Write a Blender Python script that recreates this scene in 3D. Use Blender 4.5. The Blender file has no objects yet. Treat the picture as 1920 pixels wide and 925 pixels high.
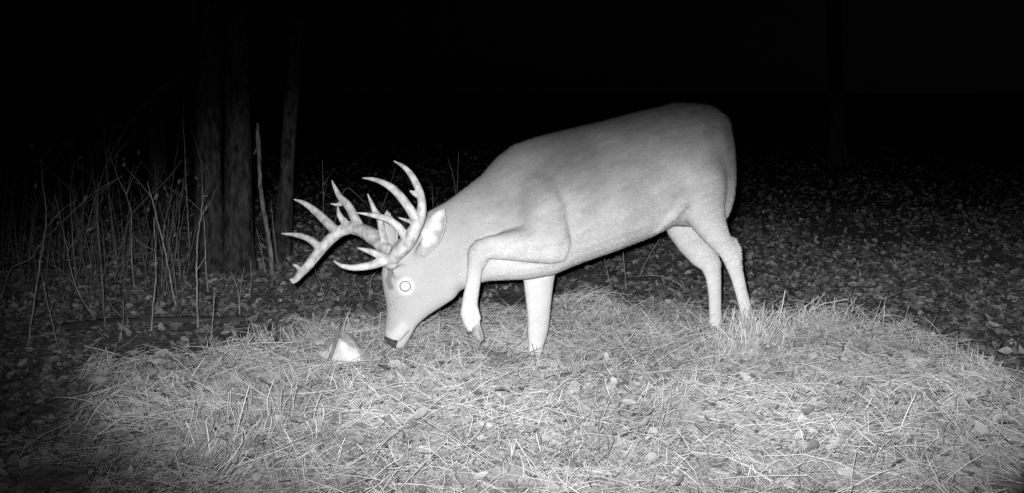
import bpy, bmesh, math, random
import numpy as np
from mathutils import Vector
from mathutils.bvhtree import BVHTree

random.seed(11)
rng = np.random.default_rng(11)
S = bpy.context.scene
COL = S.collection
R = math.radians

# ------------------------------------------------------------------ camera
FPX = 2059.0                       # focal length in pixels of a 1920 px wide picture
CAM_H = 1.35
PITCH = math.atan((462.5 - 160) / FPX)
cam_data = bpy.data.cameras.new('camera')
cam_data.sensor_width = 36
cam_data.lens = 36 * FPX / 1920
cam_data.clip_start = 0.05
cam_data.clip_end = 600
cam = bpy.data.objects.new('camera', cam_data)
COL.objects.link(cam)
cam.location = (0, 0, CAM_H)
cam.rotation_euler = (math.pi / 2 - PITCH, 0, 0)
S.camera = cam

# ------------------------------------------------------------------ night sky
world = bpy.data.worlds.new('World')
S.world = world
world.use_nodes = True
wn, wl = world.node_tree.nodes, world.node_tree.links
sky = wn.new('ShaderNodeTexSky')
sky.sky_type = 'NISHITA'
sky.sun_disc = False
sky.sun_elevation = R(25)
sky.sun_rotation = R(40)
bw = wn.new('ShaderNodeRGBToBW')
wl.new(sky.outputs[0], bw.inputs[0])
wl.new(bw.outputs[0], wn['Background'].inputs[0])
wn['Background'].inputs[1].default_value = 0.00006

# ------------------------------------------------------------------ the trail camera's own infra-red flash, beside the lens
def flash_lamp(name, energy, half_angle, aim, wide):
    fl = bpy.data.lights.new(name, 'SPOT')
    fl.energy = energy
    fl.color = (1, 1, 1)
    fl.spot_size = R(2 * half_angle)
    fl.spot_blend = 1.0
    fl.shadow_soft_size = 0.02
    o = bpy.data.objects.new(name, fl)
    COL.objects.link(o)
    o.location = (-0.05, 0.0, 1.35 + 0.055)
    pitch = math.atan((462.5 - 160) / 2059.0)
    v = Vector(((aim[0] - 960) / 2059.0, math.cos(pitch) + (462.5 - aim[1]) / 2059.0 * math.sin(pitch), -math.sin(pitch) + (462.5 - aim[1]) / 2059.0 * math.cos(pitch)))
    o.rotation_euler = v.to_track_quat('-Z', 'Y').to_euler()
    o.scale = (wide, 1, 1)


flash_lamp('infrared_flash', 1750, 13.8, (1120, 595), 2.5)          # the main beam
flash_lamp('infrared_flash_spill', 190, 25, (1120, 760), 1.7)        # the weak spill of the lamp array

S.view_settings.view_transform = 'Standard'
S.view_settings.look = 'None'
S.view_settings.gamma = 1
S.view_settings.use_curve_mapping = False
S.view_settings.exposure = 0
S.render.engine = 'CYCLES'
S.cycles.max_bounces = 4
S.cycles.diffuse_bounces = 3
S.cycles.use_denoising = False

# ------------------------------------------------------------------ pixel <-> world
CF = np.array([0, math.cos(PITCH), -math.sin(PITCH)])
CU = np.array([0, math.sin(PITCH), math.cos(PITCH)])
CR = np.array([1.0, 0, 0])
CP = np.array([0, 0, CAM_H])


def ray(px, py):
    return CF + CR * (px - 960) / FPX + CU * (462.5 - py) / FPX


def W(px, py, d):
    return CP + d * ray(px, py)


def proj(P):
    v = np.asarray(P) - CP
    d = v @ CF
    return 960 + FPX * (v @ CR) / d, 462.5 - FPX * (v @ CU) / d, d


# ------------------------------------------------------------------ noise
_T = np.random.default_rng(5).random((256, 256))


def vnoise(x, y):
    xi = np.floor(x).astype(int); yi = np.floor(y).astype(int)
    xf = x - xi; yf = y - yi
    xf = xf * xf * (3 - 2 * xf); yf = yf * yf * (3 - 2 * yf)
    a = _T[xi % 256, yi % 256]; b = _T[(xi + 1) % 256, yi % 256]
    c = _T[xi % 256, (yi + 1) % 256]; d = _T[(xi + 1) % 256, (yi + 1) % 256]
    return (a * (1 - xf) + b * xf) * (1 - yf) + (c * (1 - xf) + d * xf) * yf


def fbm(x, y, o=4):
    s = 0; a = 1; t = 0
    for i in range(o):
        s = s + a * vnoise(x * 2 ** i + 17.3 * i, y * 2 ** i + 9.1 * i); t += a; a *= .5
    return s / t


def sstep(a, b, x):
    t = np.clip((x - a) / (b - a), 0, 1)
    return t * t * (3 - 2 * t)


BUMPS = [(1.25, 5.4, .75, .6, .095), (2.0, 6.15, .34, .3, .09), (-.3, 5.15, .24, .2, .05), (.36, 4.4, .28, .2, .06),
         (-1.45, 4.7, .32, .28, .09), (-1.15, 5.65, .3, .25, .05), (1.9, 4.6, .4, .35, .06), (.95, 3.85, .4, .22, .05),
         (-.55, 4.1, .35, .2, .05)]


def height(x, y):
    x = np.asarray(x, float); y = np.asarray(y, float)
    h = np.zeros(np.broadcast(x, y).shape)
    for cx, cy, sx, sy, a in BUMPS:
        h = h + a * np.exp(-.5 * (((x - cx) / sx) ** 2 + ((y - cy) / sy) ** 2))
    m = straw_mask(x, y)
    h = h + m * (0.035 + .20 * (fbm(x * 2.6, y * 2.6, 3) - .5))
    h = h + .05 * (fbm(x * .9 + 40, y * .9, 3) - .5) * sstep(5.5, 7.5, y)
    h = h + .9 * (fbm(x * .06 + 3, y * .06 + 8, 2) - .5) * sstep(12, 40, y)
    for fx, fy, dz in FEET:
        h = h + dz * np.exp(-.5 * (((x - fx) / .22) ** 2 + ((y - fy) / .22) ** 2))
    return h


FEET = []


def straw_mask(x, y):
    x = np.asarray(x, float); y = np.asarray(y, float)
    n = fbm(x * 1.7 + 5, y * 1.7 + 2, 3) - .5
    n2 = fbm(x * 6 + 5, y * 6 + 2, 2) - .5
    r = np.sqrt(((x - .35) / 2.08) ** 2 + ((y - 4.55) / 1.78) ** 2)
    left = (y - 4.0) * .42 + 0.0        # the heap's left edge runs back and to the right
    r = r + .12 * np.exp(-((x + 1.6) / .5) ** 2) * np.maximum(left, 0)
    return 1 - sstep(.80, 1.10, r + .62 * n + .34 * n2)


def gpoint(px, py):
    """point of the ground seen at a pixel"""
    r = ray(px, py)
    d = 2.5
    while d < 60:
        p = CP + d * r
        if p[2] < float(height(p[0], p[1])):
            break
        d += .03
    return p, d


HOOVES = (W(1000, 697, 5.34), W(1400, 629, 5.39), W(1340, 632, 5.58))      # the ground carries the three standing hooves
for it in range(8):
    for fp in HOOVES:
        FEET.append((fp[0], fp[1], fp[2] - .01 - float(height(fp[0], fp[1]))))
for fp in HOOVES:                                                           # one entry per hoof
    same = [f for f in FEET if f[0] == fp[0]]
    FEET = [f for f in FEET if f[0] != fp[0]] + [(fp[0], fp[1], sum(f[2] for f in same))]

# ------------------------------------------------------------------ mesh helpers
def tag(o, label=None, cat=None, group=None, kind=None):
    if label: o['label'] = label
    if cat: o['category'] = cat
    if group: o['group'] = group
    if kind: o['kind'] = kind
    return o


def mesh_obj(name, verts, faces, mat=None, parent=None, smooth=True):
    me = bpy.data.meshes.new(name)
    me.from_pydata([tuple(v) for v in verts], [], faces)
    me.update()
    if smooth:
        me.polygons.foreach_set('use_smooth', [True] * len(me.polygons))
    o = bpy.data.objects.new(name, me)
    COL.objects.link(o)
    if mat: me.materials.append(mat)
    if parent: o.parent = parent
    return o


def fast_mesh(name, verts, quads, mat, col=None, parent=None, smooth=False):
    """numpy arrays -> mesh; all faces of the same size"""
    me = bpy.data.meshes.new(name)
    k = quads.shape[1]
    me.vertices.add(len(verts)); me.vertices.foreach_set('co', verts.astype(np.float32).ravel())
    me.loops.add(quads.size); me.loops.foreach_set('vertex_index', quads.astype(np.int32).ravel())
    me.polygons.add(len(quads))
    me.polygons.foreach_set('loop_start', np.arange(0, quads.size, k, dtype=np.int32))
    if smooth:
        me.polygons.foreach_set('use_smooth', np.ones(len(quads), bool))
    if col is not None:
        at = me.attributes.new('tone', 'FLOAT', 'POINT')
        at.data.foreach_set('value', col.astype(np.float32))
    me.update(calc_edges=True)
    me.validate()
    o = bpy.data.objects.new(name, me)
    COL.objects.link(o)
    me.materials.append(mat)
    if parent: o.parent = parent
    return o


class MB:
    def __init__(s): s.v = []; s.f = []

    def tube(s, pts, rad, n=7, cap=True, wob=0.0):
        pts = [np.asarray(p, float) for p in pts]
        b0 = len(s.v)
        ref = None
        for i, p in enumerate(pts):
            t = pts[min(i + 1, len(pts) - 1)] - pts[max(i - 1, 0)]
            t = t / (np.linalg.norm(t) + 1e-9)
            if ref is None:
                ref = np.cross(t, [0.3, .9, .2]); ref /= np.linalg.norm(ref)
            ref = ref - t * (ref @ t); ref /= (np.linalg.norm(ref) + 1e-9)
            q = np.cross(t, ref)
            for k in range(n):
                a = 2 * math.pi * k / n
                rr = rad[i] * (1 + wob * random.uniform(-1, 1))
                s.v.append(p + rr * (math.cos(a) * ref + math.sin(a) * q))
        for i in range(len(pts) - 1):
            for k in range(n):
                a = b0 + i * n + k; b = b0 + i * n + (k + 1) % n
                s.f.append((a, b, b + n, a + n))
        if cap:
            s.f.append(tuple(b0 + k for k in reversed(range(n))))
            e = b0 + (len(pts) - 1) * n
            s.f.append(tuple(e + k for k in range(n)))

    def loft(s, secs, n=28):
        """secs: (centre, U half axis, V half axis, egg)"""
        b0 = len(s.v)
        for c, U, V, egg in secs:
            for k in range(n):
                a = 2 * math.pi * k / n
                ca, sa = math.cos(a), math.sin(a)
                s.v.append(np.asarray(c) + np.asarray(U) * ca + np.asarray(V) * sa * (1 - egg * ca))
        m = len(secs)
        for i in range(m - 1):
            for k in range(n):
                a = b0 + i * n + k; b = b0 + i * n + (k + 1) % n
                s.f.append((a, b, b + n, a + n))
        for i, rev in ((0, True), (m - 1, False)):
            c = np.mean(s.v[b0 + i * n:b0 + (i + 1) * n], axis=0)
            s.v.append(c); ci = len(s.v) - 1
            for k in range(n):
                a = b0 + i * n + k; b = b0 + i * n + (k + 1) % n
                s.f.append((ci, b, a) if rev else (ci, a, b))

    def build(s, name, mat, parent=None, smooth=True):
        return mesh_obj(name, s.v, s.f, mat, parent, smooth)


def spline(pts, rad=None, sub=6):
    """Catmull-Rom through points (and radii)"""
    P = [np.asarray(p, float) for p in pts]
    P = [2 * P[0] - P[1]] + P + [2 * P[-1] - P[-2]]
    Rr = None
    if rad is not None:
        Rr = [rad[0]] + list(rad) + [rad[-1]]
    out = []; ro = []
    for i in range(1, len(P) - 2):
        for k in range(sub):
            t = k / sub
            a, b, c, d = P[i - 1], P[i], P[i + 1], P[i + 2]
            out.append(.5 * ((2 * b) + (-a + c) * t + (2 * a - 5 * b + 4 * c - d) * t * t + (-a + 3 * b - 3 * c + d) * t ** 3))
            if rad is not None: ro.append(Rr[i] * (1 - t) + Rr[i + 1] * t)
    out.append(P[-2])
    if rad is not None: ro.append(Rr[-2])
    return (out, ro) if rad is not None else out


def remeshed(o, voxel, smooth_it=6, fac=.5):
    """one continuous skin over the overlapping volumes of a mesh"""
    m = o.modifiers.new('r', 'REMESH'); m.mode = 'VOXEL'; m.voxel_size = voxel
    if smooth_it:
        m2 = o.modifiers.new('s', 'SMOOTH'); m2.iterations = smooth_it; m2.factor = fac
    dg = bpy.context.evaluated_depsgraph_get(); dg.update()
    me = bpy.data.meshes.new_from_object(o.evaluated_get(dg))
    mats = list(o.data.materials)
    o.modifiers.clear()
    old = o.data
    me.name = old.name
    o.data = me
    me.materials.clear()
    for mm in mats: me.materials.append(mm)
    me.polygons.foreach_set('use_smooth', [True] * len(me.polygons))
    return o


# ------------------------------------------------------------------ materials (everything grey: the place is seen in infra-red)
def new_mat(name):
    m = bpy.data.materials.new(name); m.use_nodes = True
    nt = m.node_tree
    b = nt.nodes['Principled BSDF']
    b.inputs['Roughness'].default_value = .85
    b.inputs['Specular IOR Level'].default_value = .2
    return m, nt, b


def N(nt, typ, **kw):
    n = nt.nodes.new(typ)
    for k, v in kw.items():
        if k.startswith('i_'): n.inputs[k[2:].replace('_', ' ')].default_value = v
        else: setattr(n, k, v)
    return n


def ramp(nt, src, p0, c0, p1, c1):
    r = N(nt, 'ShaderNodeMapRange')
    r.inputs['From Min'].default_value = p0; r.inputs['From Max'].default_value = p1
    r.inputs['To Min'].default_value = c0; r.inputs['To Max'].default_value = c1
    nt.links.new(src, r.inputs['Value'])
    return r.outputs[0]


def math_node(nt, op, a, b):
    m = N(nt, 'ShaderNodeMath', operation=op)
    for i, v in enumerate((a, b)):
        if isinstance(v, (int, float)): m.inputs[i].default_value = v
        else: nt.links.new(v, m.inputs[i])
    return m.outputs[0]


def noise_mat(name, c0, c1, scale, stretch=(1, 1, 1), bump=.3, bdist=.01, detail=6, rough=.9, spec=.15):
    m, nt, b = new_mat(name)
    tc = N(nt, 'ShaderNodeTexCoord'); mp = N(nt, 'ShaderNodeMapping')
    mp.inputs['Scale'].default_value = stretch
    nt.links.new(tc.outputs['Object'], mp.inputs[0])
    n = N(nt, 'ShaderNodeTexNoise'); n.inputs['Scale'].default_value = scale; n.inputs['Detail'].default_value = detail
    nt.links.new(mp.outputs[0], n.inputs['Vector'])
    nt.links.new(ramp(nt, n.outputs['Fac'], .3, c0, .7, c1), b.inputs['Base Color'])
    bp = N(nt, 'ShaderNodeBump'); bp.inputs['Strength'].default_value = bump; bp.inputs['Distance'].default_value = bdist
    nt.links.new(n.outputs['Fac'], bp.inputs['Height']); nt.links.new(bp.outputs[0], b.inputs['Normal'])
    b.inputs['Roughness'].default_value = rough; b.inputs['Specular IOR Level'].default_value = spec
    return m


def tone_mat(name, rough=.8, spec=.2, nscale=0, namt=.3, bump=0, bdist=.004, trans=0):
    m, nt, b = new_mat(name)
    a = N(nt, 'ShaderNodeAttribute', attribute_name='tone')
    src = a.outputs['Fac']
    if nscale:
        tc = N(nt, 'ShaderNodeTexCoord')
        n = N(nt, 'ShaderNodeTexNoise'); n.inputs['Scale'].default_value = nscale; n.inputs['Detail'].default_value = 5
        nt.links.new(tc.outputs['Object'], n.inputs['Vector'])
        src = math_node(nt, 'MULTIPLY', src, ramp(nt, n.outputs['Fac'], .25, 1 - namt, .75, 1 + namt))
        if bump:
            bp = N(nt, 'ShaderNodeBump'); bp.inputs['Strength'].default_value = bump; bp.inputs['Distance'].default_value = bdist
            nt.links.new(n.outputs['Fac'], bp.inputs['Height']); nt.links.new(bp.outputs[0], b.inputs['Normal'])
    nt.links.new(src, b.inputs['Base Color'])
    b.inputs['Roughness'].default_value = rough; b.inputs['Specular IOR Level'].default_value = spec
    return m


M_ground = tone_mat('forest_soil', nscale=22, namt=.55, bump=.6, bdist=.02, spec=.05)
M_straw = tone_mat('dry_straw', rough=.55, spec=.35)
M_leaf = tone_mat('dead_leaf', rough=.7, spec=.25, nscale=60, namt=.25)
M_fur = tone_mat('short_fur', rough=.95, spec=.05, nscale=190, namt=.12, bump=.3, bdist=.004)
M_hair = tone_mat('fur_hairs', rough=.8, spec=.12)
M_antler = noise_mat('antler_bone', .24, .62, 34, (1, 1, .7), .8, .006, detail=8, rough=.6, spec=.3)
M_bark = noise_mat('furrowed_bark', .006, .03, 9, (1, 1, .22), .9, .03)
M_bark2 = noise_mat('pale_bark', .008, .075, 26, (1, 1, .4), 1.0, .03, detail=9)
M_twig = noise_mat('bare_twig', .14, .36, 30, (1, 1, .5), .3, .004)
M_twig_dark = noise_mat('dark_twig', .1, .24, 30, (1, 1, .5), .3, .004)
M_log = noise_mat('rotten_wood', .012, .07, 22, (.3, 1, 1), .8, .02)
M_rock = tone_mat('pale_quartz', rough=.8, nscale=34, namt=.2, bump=.4, bdist=.006)
M_black, _, _b = new_mat('wet_nose_skin'); _b.inputs['Base Color'].default_value = (.03, .03, .03, 1); _b.inputs['Roughness'].default_value = .45
M_nose = noise_mat('nose_leather', .04, .1, 160, bump=.5, bdist=.003, rough=.5, spec=.35)
M_hoof = noise_mat('hoof_horn', .22, .45, 40, bump=.3, bdist=.003, rough=.6)
M_eye, _nt, _b = new_mat('painted_eyeshine'); _b.inputs['Base Color'].default_value = (.96, .96, .96, 1); _b.inputs['Roughness'].default_value = .3  # eyeshine painted in: near-white base colour stands for the reflected flash
M_lid = noise_mat('eyelid_skin', .16, .28, 120, bump=.3, bdist=.002)

# ------------------------------------------------------------------ ground: one sheet to the horizon
def axis(lo, hi, step, far, grow=1.14):
    a = list(np.arange(lo, hi + 1e-6, step))
    s = step
    while a[-1] < far:
        s *= grow; a.append(a[-1] + s)
    s = step
    left = []
    x = a[0]
    while x > -far:
        s *= grow; x -= s; left.append(x)
    return np.array(left[::-1] + a)


gx = axis(-3.2, 3.4, .03, 160)
gy = axis(2.8, 8.2, .03, 160)
GX, GY = np.meshgrid(gx, gy)
GZ = height(GX, GY)
sm = straw_mask(GX, GY)
gv = np.stack([GX.ravel(), GY.ravel(), GZ.ravel()], 1)
nx, ny = len(gx), len(gy)
ii = (np.arange(ny - 1)[:, None] * nx + np.arange(nx - 1)[None]).ravel()
gq = np.stack([ii, ii + 1, ii + 1 + nx, ii + nx], 1)
tone = (.035 + .15 * (1 - sstep(6.5, 15, GY))) * (.6 + .8 * fbm(GX * 5, GY * 5, 4)) * (1 - sm) + sm * (.22 + .2 * fbm(GX * 7, GY * 7, 3))  # soil toned darker with distance: extra flash fall-off put into the colour
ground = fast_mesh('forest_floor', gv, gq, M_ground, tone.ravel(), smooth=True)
tag(ground, kind='structure')

# ------------------------------------------------------------------ trees
def tree(name, label, stems, depth, mat, h=13):
    """stems: list of ((px,py) base, (px,py) upper, radius px at base)"""
    e = bpy.data.objects.new(name, None); COL.objects.link(e)
    b0 = W(stems[0][0][0], stems[0][0][1], depth)
    e.location = (b0[0], b0[1], float(height(b0[0], b0[1])))
    tag(e, label, 'tree', 'dim tree trunks in the dark wood')
    for (bp, up, rp) in stems:
        A = W(bp[0], bp[1], depth); B = W(up[0], up[1], depth)
        A[2] = float(height(A[0], A[1])) - .1
        dirn = (B - A) / (B - A)[2]
        r0 = rp * depth / FPX
        mb = MB()
        pts, rad = [], []
        zs = np.concatenate([np.linspace(0, 3.6, 48), np.linspace(4, h, 14)])
        nn = 40
        ph = random.uniform(0, 9)
        for z in zs:
            pts.append(A + dirn * z + np.array([math.sin(z * .5 + ph) - math.sin(ph), math.cos(z * .4 + ph) - math.cos(ph), 0]) * .02 * min(z, 3))
            rad.append(r0 * (1 - .75 * z / h) * (1 + .9 * math.exp(-z / .2)))
        b = len(mb.v)
        mb.tube(pts, rad, nn)
        for i, z in enumerate(zs):            # bark furrows
            for k in range(nn):
                a = 2 * math.pi * k / nn
                f = fbm(np.array([a * 4.5 + 20]), np.array([z * 2.2 + ph * 3]), 3)[0]
                f2 = .5 + .5 * math.cos(a * 3 + ph)
                mb.v[b + i * nn + k] = pts[i] + (mb.v[b + i * nn + k] - pts[i]) * (1 + .3 * (f - .5) + .25 * (f2 - .5) * math.exp(-z / .3))
        for q in range(9):                    # bare limbs high up
            z = random.uniform(4.2, h * .93)
            k = int(np.argmin(abs(zs - z)))
            a = random.uniform(0, 6.28); L = random.uniform(1, 2.6) * (1.2 - z / h)
            p = pts[k]; pp = [p]
            for s_ in range(1, 5):
                pp.append(p + np.array([math.cos(a) * L * s_ / 4, math.sin(a) * L * s_ / 4, .16 * L * s_ + random.uniform(-.08, .08)]))
            mb.tube(pp, [rad[k] * .4 * (1 - .2 * j) for j in range(5)], 6)
            for s_ in (2, 3, 4):
                a2 = a + random.choice((-.8, .8)); l2 = L * .4
                mb.tube([pp[s_], pp[s_] + np.array([math.cos(a2) * l2, math.sin(a2) * l2, l2 * .6])], [rad[k] * .15, rad[k] * .04], 5)
        o = mb.build('trunk', mat, e)
        o.matrix_parent_inverse = e.matrix_basis.inverted()
    return e


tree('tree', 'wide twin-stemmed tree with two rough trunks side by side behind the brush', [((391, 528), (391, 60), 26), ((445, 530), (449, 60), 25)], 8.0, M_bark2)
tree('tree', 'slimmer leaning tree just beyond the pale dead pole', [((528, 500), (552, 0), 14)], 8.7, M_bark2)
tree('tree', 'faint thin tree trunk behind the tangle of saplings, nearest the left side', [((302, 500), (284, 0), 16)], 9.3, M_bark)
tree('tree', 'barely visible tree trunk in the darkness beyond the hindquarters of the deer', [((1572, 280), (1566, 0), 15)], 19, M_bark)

# ------------------------------------------------------------------ saplings and sticks in the brush
def stick_pts(px, d0, d1=None, jit=2.0):
    n = len(px)
    out = []
    for i, (x, y) in enumerate(px):
        d = d0 if d1 is None else d0 + (d1 - d0) * i / (n - 1)
        out.append(W(x + random.uniform(-jit, jit) * (0 < i), y, d))
    return out


def sapling(px, label, cat='sapling', name='sapling', w=2.2, depth=None, twigs=3, mat=None, leaves=0, group='bare saplings in the brush', lean=.0, ground=True):
    if depth is None:
        p, depth = gpoint(*px[0])
    pts = stick_pts(px, depth, depth + lean, 1.0)
    if ground:
        pts[0][2] = float(height(pts[0][0], pts[0][1])) - .02
    w0 = 1.05 * w * depth / FPX
    P, _ = spline(pts, [1] * len(pts), 7)
    for i in range(1, len(P) - 1):
        P[i] = P[i] + np.array([random.gauss(0, 1), random.gauss(0, 1), 0]) * w0 * .14
    m = len(P)
    rad = [w0 * .5 * (1 - .72 * (i / (m - 1))) for i in range(m)]
    mb = MB()
    mb.tube(P, rad, 6, wob=.12)
    L = np.linalg.norm(P[-1] - P[0])
    tips = []
    for q in range(twigs):
        k = random.randint(int(m * .3), m - 2)
        a = random.uniform(0, 6.28)
        up = (P[-1] - P[0]) / L
        dv = up * random.uniform(.5, 1) + np.array([math.cos(a), math.sin(a) * .6, random.uniform(-.1, .3)]) * random.uniform(.4, .9)
        l = L * random.uniform(.1, .32)
        dv = dv / np.linalg.norm(dv) * l
        t = [P[k], P[k] + dv * .5 + np.array([0, 0, random.uniform(-.02, .03)]), P[k] + dv]
        T, rr = spline(t, [rad[k] * .6, rad[k] * .45, rad[k] * .2], 3)
        mb.tube(T, rr, 5)
        tips.append(P[k] + dv)
    o = mb.build(name, mat or M_twig)
    # the thing's origin at its foot
    b = Vector(pts[0])
    o.data.transform(__import__('mathutils').Matrix.Translation(-b)); o.location = b
    tag(o, label, cat, group)
    if leaves:
        vs, qs, ts = [], [], []
        for q in range(leaves):
            c = tips[q % len(tips)] if tips and random.random() < .6 else P[random.randint(m // 3, m - 1)]
            leaf_one(vs, qs, np.array(c) - np.array(b) + np.array([random.gauss(0, .02), random.gauss(0, .02), random.gauss(0, .02)]), random.uniform(.014, .03))
        lo = mesh_obj('leaf', vs, qs, M_twig_dark, o, False)
        lo['kind'] = 'stuff'
        lo.name = 'leaves'
    return o


def leaf_one(vs, qs, c, s):
    u = np.random.default_rng(random.randint(0, 10 ** 6)).normal(size=3); u /= np.linalg.norm(u)
    v = np.cross(u, [0.2, .5, .8]); v /= np.linalg.norm(v); n = np.cross(u, v)
    b = len(vs)
    for a, w_, h in ((-1, 0, 0), (-.3, .42, .12), (.4, .36, .1), (1, 0, 0), (.4, -.36, .1), (-.3, -.42, .12)):
        vs.append(c + u * a * s + v * w_ * s + n * h * s)
    qs.append((b, b + 1, b + 2, b + 3)); qs.append((b, b + 3, b + 4, b + 5))


SAP = [
    ([(52, 646), (66, 560), (75, 490), (86, 407), (80, 340), (78, 290)], 'tall bent bare sapling nearest the left edge of the brush', 3.0, 4, 3),
    ([(281, 632), (287, 570), (293, 511), (288, 408)], 'straight pale bare sapling beside the dark fallen log, left of its snapped neighbour', 3.2, 1, 0),
    ([(332, 584), (311, 480), (292, 400), (280, 356), (276, 340)], 'pale sapling leaning left with a knobbly snapped top', 3.6, 2, 2),
    ([(371, 617), (369, 530), (369, 460), (376, 418), (381, 365)], 'pale straight sapling with a kink near its top, in front of the twin-stemmed tree', 3.6, 2, 1),
    ([(391, 550), (386, 500), (384, 450), (381, 376), (377, 300)], 'thin sapling against the twin-stemmed tree just behind the kinked pale one', 3.0, 3, 0),
    ([(357, 484), (353, 408), (347, 293), (342, 180)], 'very tall thin sapling reaching high beside the twin-stemmed tree', 2.6, 3, 0),
    ([(252, 548), (246, 459), (245, 392), (223, 335), (205, 290)], 'forked bare sapling with a left-bending top in the middle of the tangle', 2.8, 4, 2),
    ([(218, 482), (208, 408), (200, 304), (196, 242), (185, 180)], 'tall straight dim sapling deep in the middle of the tangle', 2.6, 4, 1),
    ([(143, 532), (137, 449), (132, 356), (140, 299)], 'dim wavy sapling between the tall bent one and the tangle', 2.4, 4, 3),
    ([(187, 607), (143, 537), (125, 459), (104, 366)], 'long sapling leaning steeply to the left over the leaves', 2.6, 3, 2),
    ([(197, 617), (192, 537), (184, 433), (182, 356)], 'upright dim sapling with one low dark stub', 2.4, 3, 1),
    ([(303, 540), (308, 430), (324, 366)], 'short thin sapling leaning right behind the snapped one', 2.2, 2, 1),
    ([(109, 648), (88, 563), (78, 511)], 'short crooked stem low down beside the tall bent sapling', 2.4, 2, 2),
    ([(150, 490), (171, 397), (202, 304), (259, 210), (343, 133)], 'long arching whip that bends right over the tangle', 2.2, 2, 0),
    ([(0, 563), (21, 506), (57, 485), (78, 454), (171, 366), (230, 330)], 'crooked branch leaning across the saplings from the left edge', 2.4, 3, 1),
    ([(228, 470), (249, 402), (311, 340), (342, 299)], 'bare stem leaning right across the snapped sapling', 2.4, 1, 0),
    ([(500, 518), (490, 470), (480, 428)], 'short thin stem at the foot of the pale dead pole', 2.2, 2, 1),
    ([(520, 494), (512, 430), (508, 376)], 'slender stem just right of the pale dead pole', 1.8, 1, 0),
    ([(449, 592), (447, 545), (430, 508)], 'small Y-shaped shrub stem with a white leaf', 2.6, 2, 4),
    ([(449, 592), (450, 545), (458, 503)], 'straight little shoot beside the Y-shaped shrub stem', 2.2, 1, 2),
    ([(394, 647), (401, 580), (402, 540)], 'short pale shoot in front of the fallen log below the kinked sapling', 2.6, 2, 1),
    ([(607, 470), (606, 388), (604, 300)], 'tall faint stem rising behind the far antler', 1.8, 2, 1),
    ([(624, 430), (645, 357), (669, 366), (692, 390)], 'thin arching cane looped behind the antlers', 1.6, 0, 0),
    ([(706, 410), (725, 366), (742, 315)], 'thin straight stem behind the long upper tines', 1.6, 2, 0),
    ([(857, 400), (857, 353), (859, 284)], 'upright forked stem behind the withers of the deer', 1.8, 0, 0),
    ([(857, 380), (850, 330), (839, 297)], 'slanting shoot crossing the upright forked stem behind the withers', 1.6, 1, 0),
    ([(813, 420), (811, 349)], 'tiny upright stem above the near ear', 1.4, 1, 0),
    ([(619, 592), (605, 548), (591, 505)], 'thin dark stem slanting under the far antler', 2.0, 1, 1),
    ([(684, 568), (672, 545), (660, 518)], 'short slanting stem in front of the forehead of the deer', 1.8, 1, 0),
    ([(692, 567), (693, 540), (699, 517), (709, 508)], 'hooked pale grass stem touching the brow', 2.4, 0, 0),
    ([(1176, 548), (1171, 500), (1167, 455)], 'upright bare stem under the belly', 1.8, 0, 0),
    ([(1172, 577), (1149, 545), (1132, 484)], 'bent bare stem leaning left under the belly', 1.8, 1, 0),
    ([(1197, 516), (1216, 484), (1246, 434)], 'stick slanting up to the flank of the deer', 2.2, 0, 0),
    ([(1300, 547), (1262, 526), (1227, 517), (1177, 520)], 'thin low branch lying over the leaves between the legs', 2.2, 2, 0),
    ([(1664, 612), (1653, 590), (1664, 557)], 'curved stalk standing on the far right mound of straw', 2.4, 1, 0),
    ([(1512, 652), (1511, 616)], 'dark stub standing in the straw right of the hind legs', 5.0, 0, 0),
    ([(222, 640), (232, 600), (231, 560)], 'small dim shoot between the log and the leaning sapling', 1.8, 2, 2),
    ([(466, 560), (472, 520), (468, 480)], 'short dim shoot at the root of the twin-stemmed tree', 1.8, 2, 2),
]
for px, lab, w, tw, lv in SAP:
    stub = 'dark stub' in lab or 'dark stem' in lab
    c = 'stick' if ('stick' in lab or 'branch' in lab or 'stub' in lab) else 'stem' if ('stem' in lab or 'stalk' in lab or 'shoot' in lab or 'cane' in lab or 'whip' in lab) else 'sapling'
    nm = {'stick': 'stick', 'stem': 'bare_stem', 'sapling': 'sapling'}[c]
    sapling(px, lab, c, nm, w, None, tw, M_twig_dark if stub else None, lv, {'stick': 'sticks on the forest floor', 'stem': 'thin stems growing around the deer', 'sapling': 'bare saplings in the brush'}[c])

# a tangle of dim saplings that nothing tells apart
for i in range(72):
    x = random.uniform(-10, 345); y = random.uniform(470, 590)
    hgt = random.uniform(90, 260)
    ln = random.uniform(-45, 45)
    sapling([(x, y), (x + ln * .4 + random.uniform(-6, 6), y - hgt * .5), (x + ln, y - hgt)], 'thin dim bare sapling in the dark tangle at the left', 'sapling', 'sapling', random.uniform(1.1, 1.9), None, random.randint(2, 6), M_twig_dark, random.choice((0, 0, 1, 2)), 'dim saplings of the left tangle')

# the pale dead pole
mb = MB()
pp = stick_pts([(512, 528), (506, 465), (497, 410), (489, 356), (486, 300), (484, 262), (483, 231)], 7.7, None, 0)
P, rr = spline(pp, [.017, .017, .016, .015, .014, .017, .008], 6)
P = [p + np.array([random.gauss(0, .0018), 0, 0]) for p in P]
mb.tube(P, rr, 9, wob=.16)
mb.tube([P[-9], P[-9] + np.array([-.035, 0, -.06])], [.012, .004], 6)
o = mb.build('dead_pole', noise_mat('weathered_wood', .06, .26, 34, (1, 1, .35), .9, .012)); tag(o, 'pale broken dead pole standing between two dark tree trunks', 'dead pole')

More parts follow.
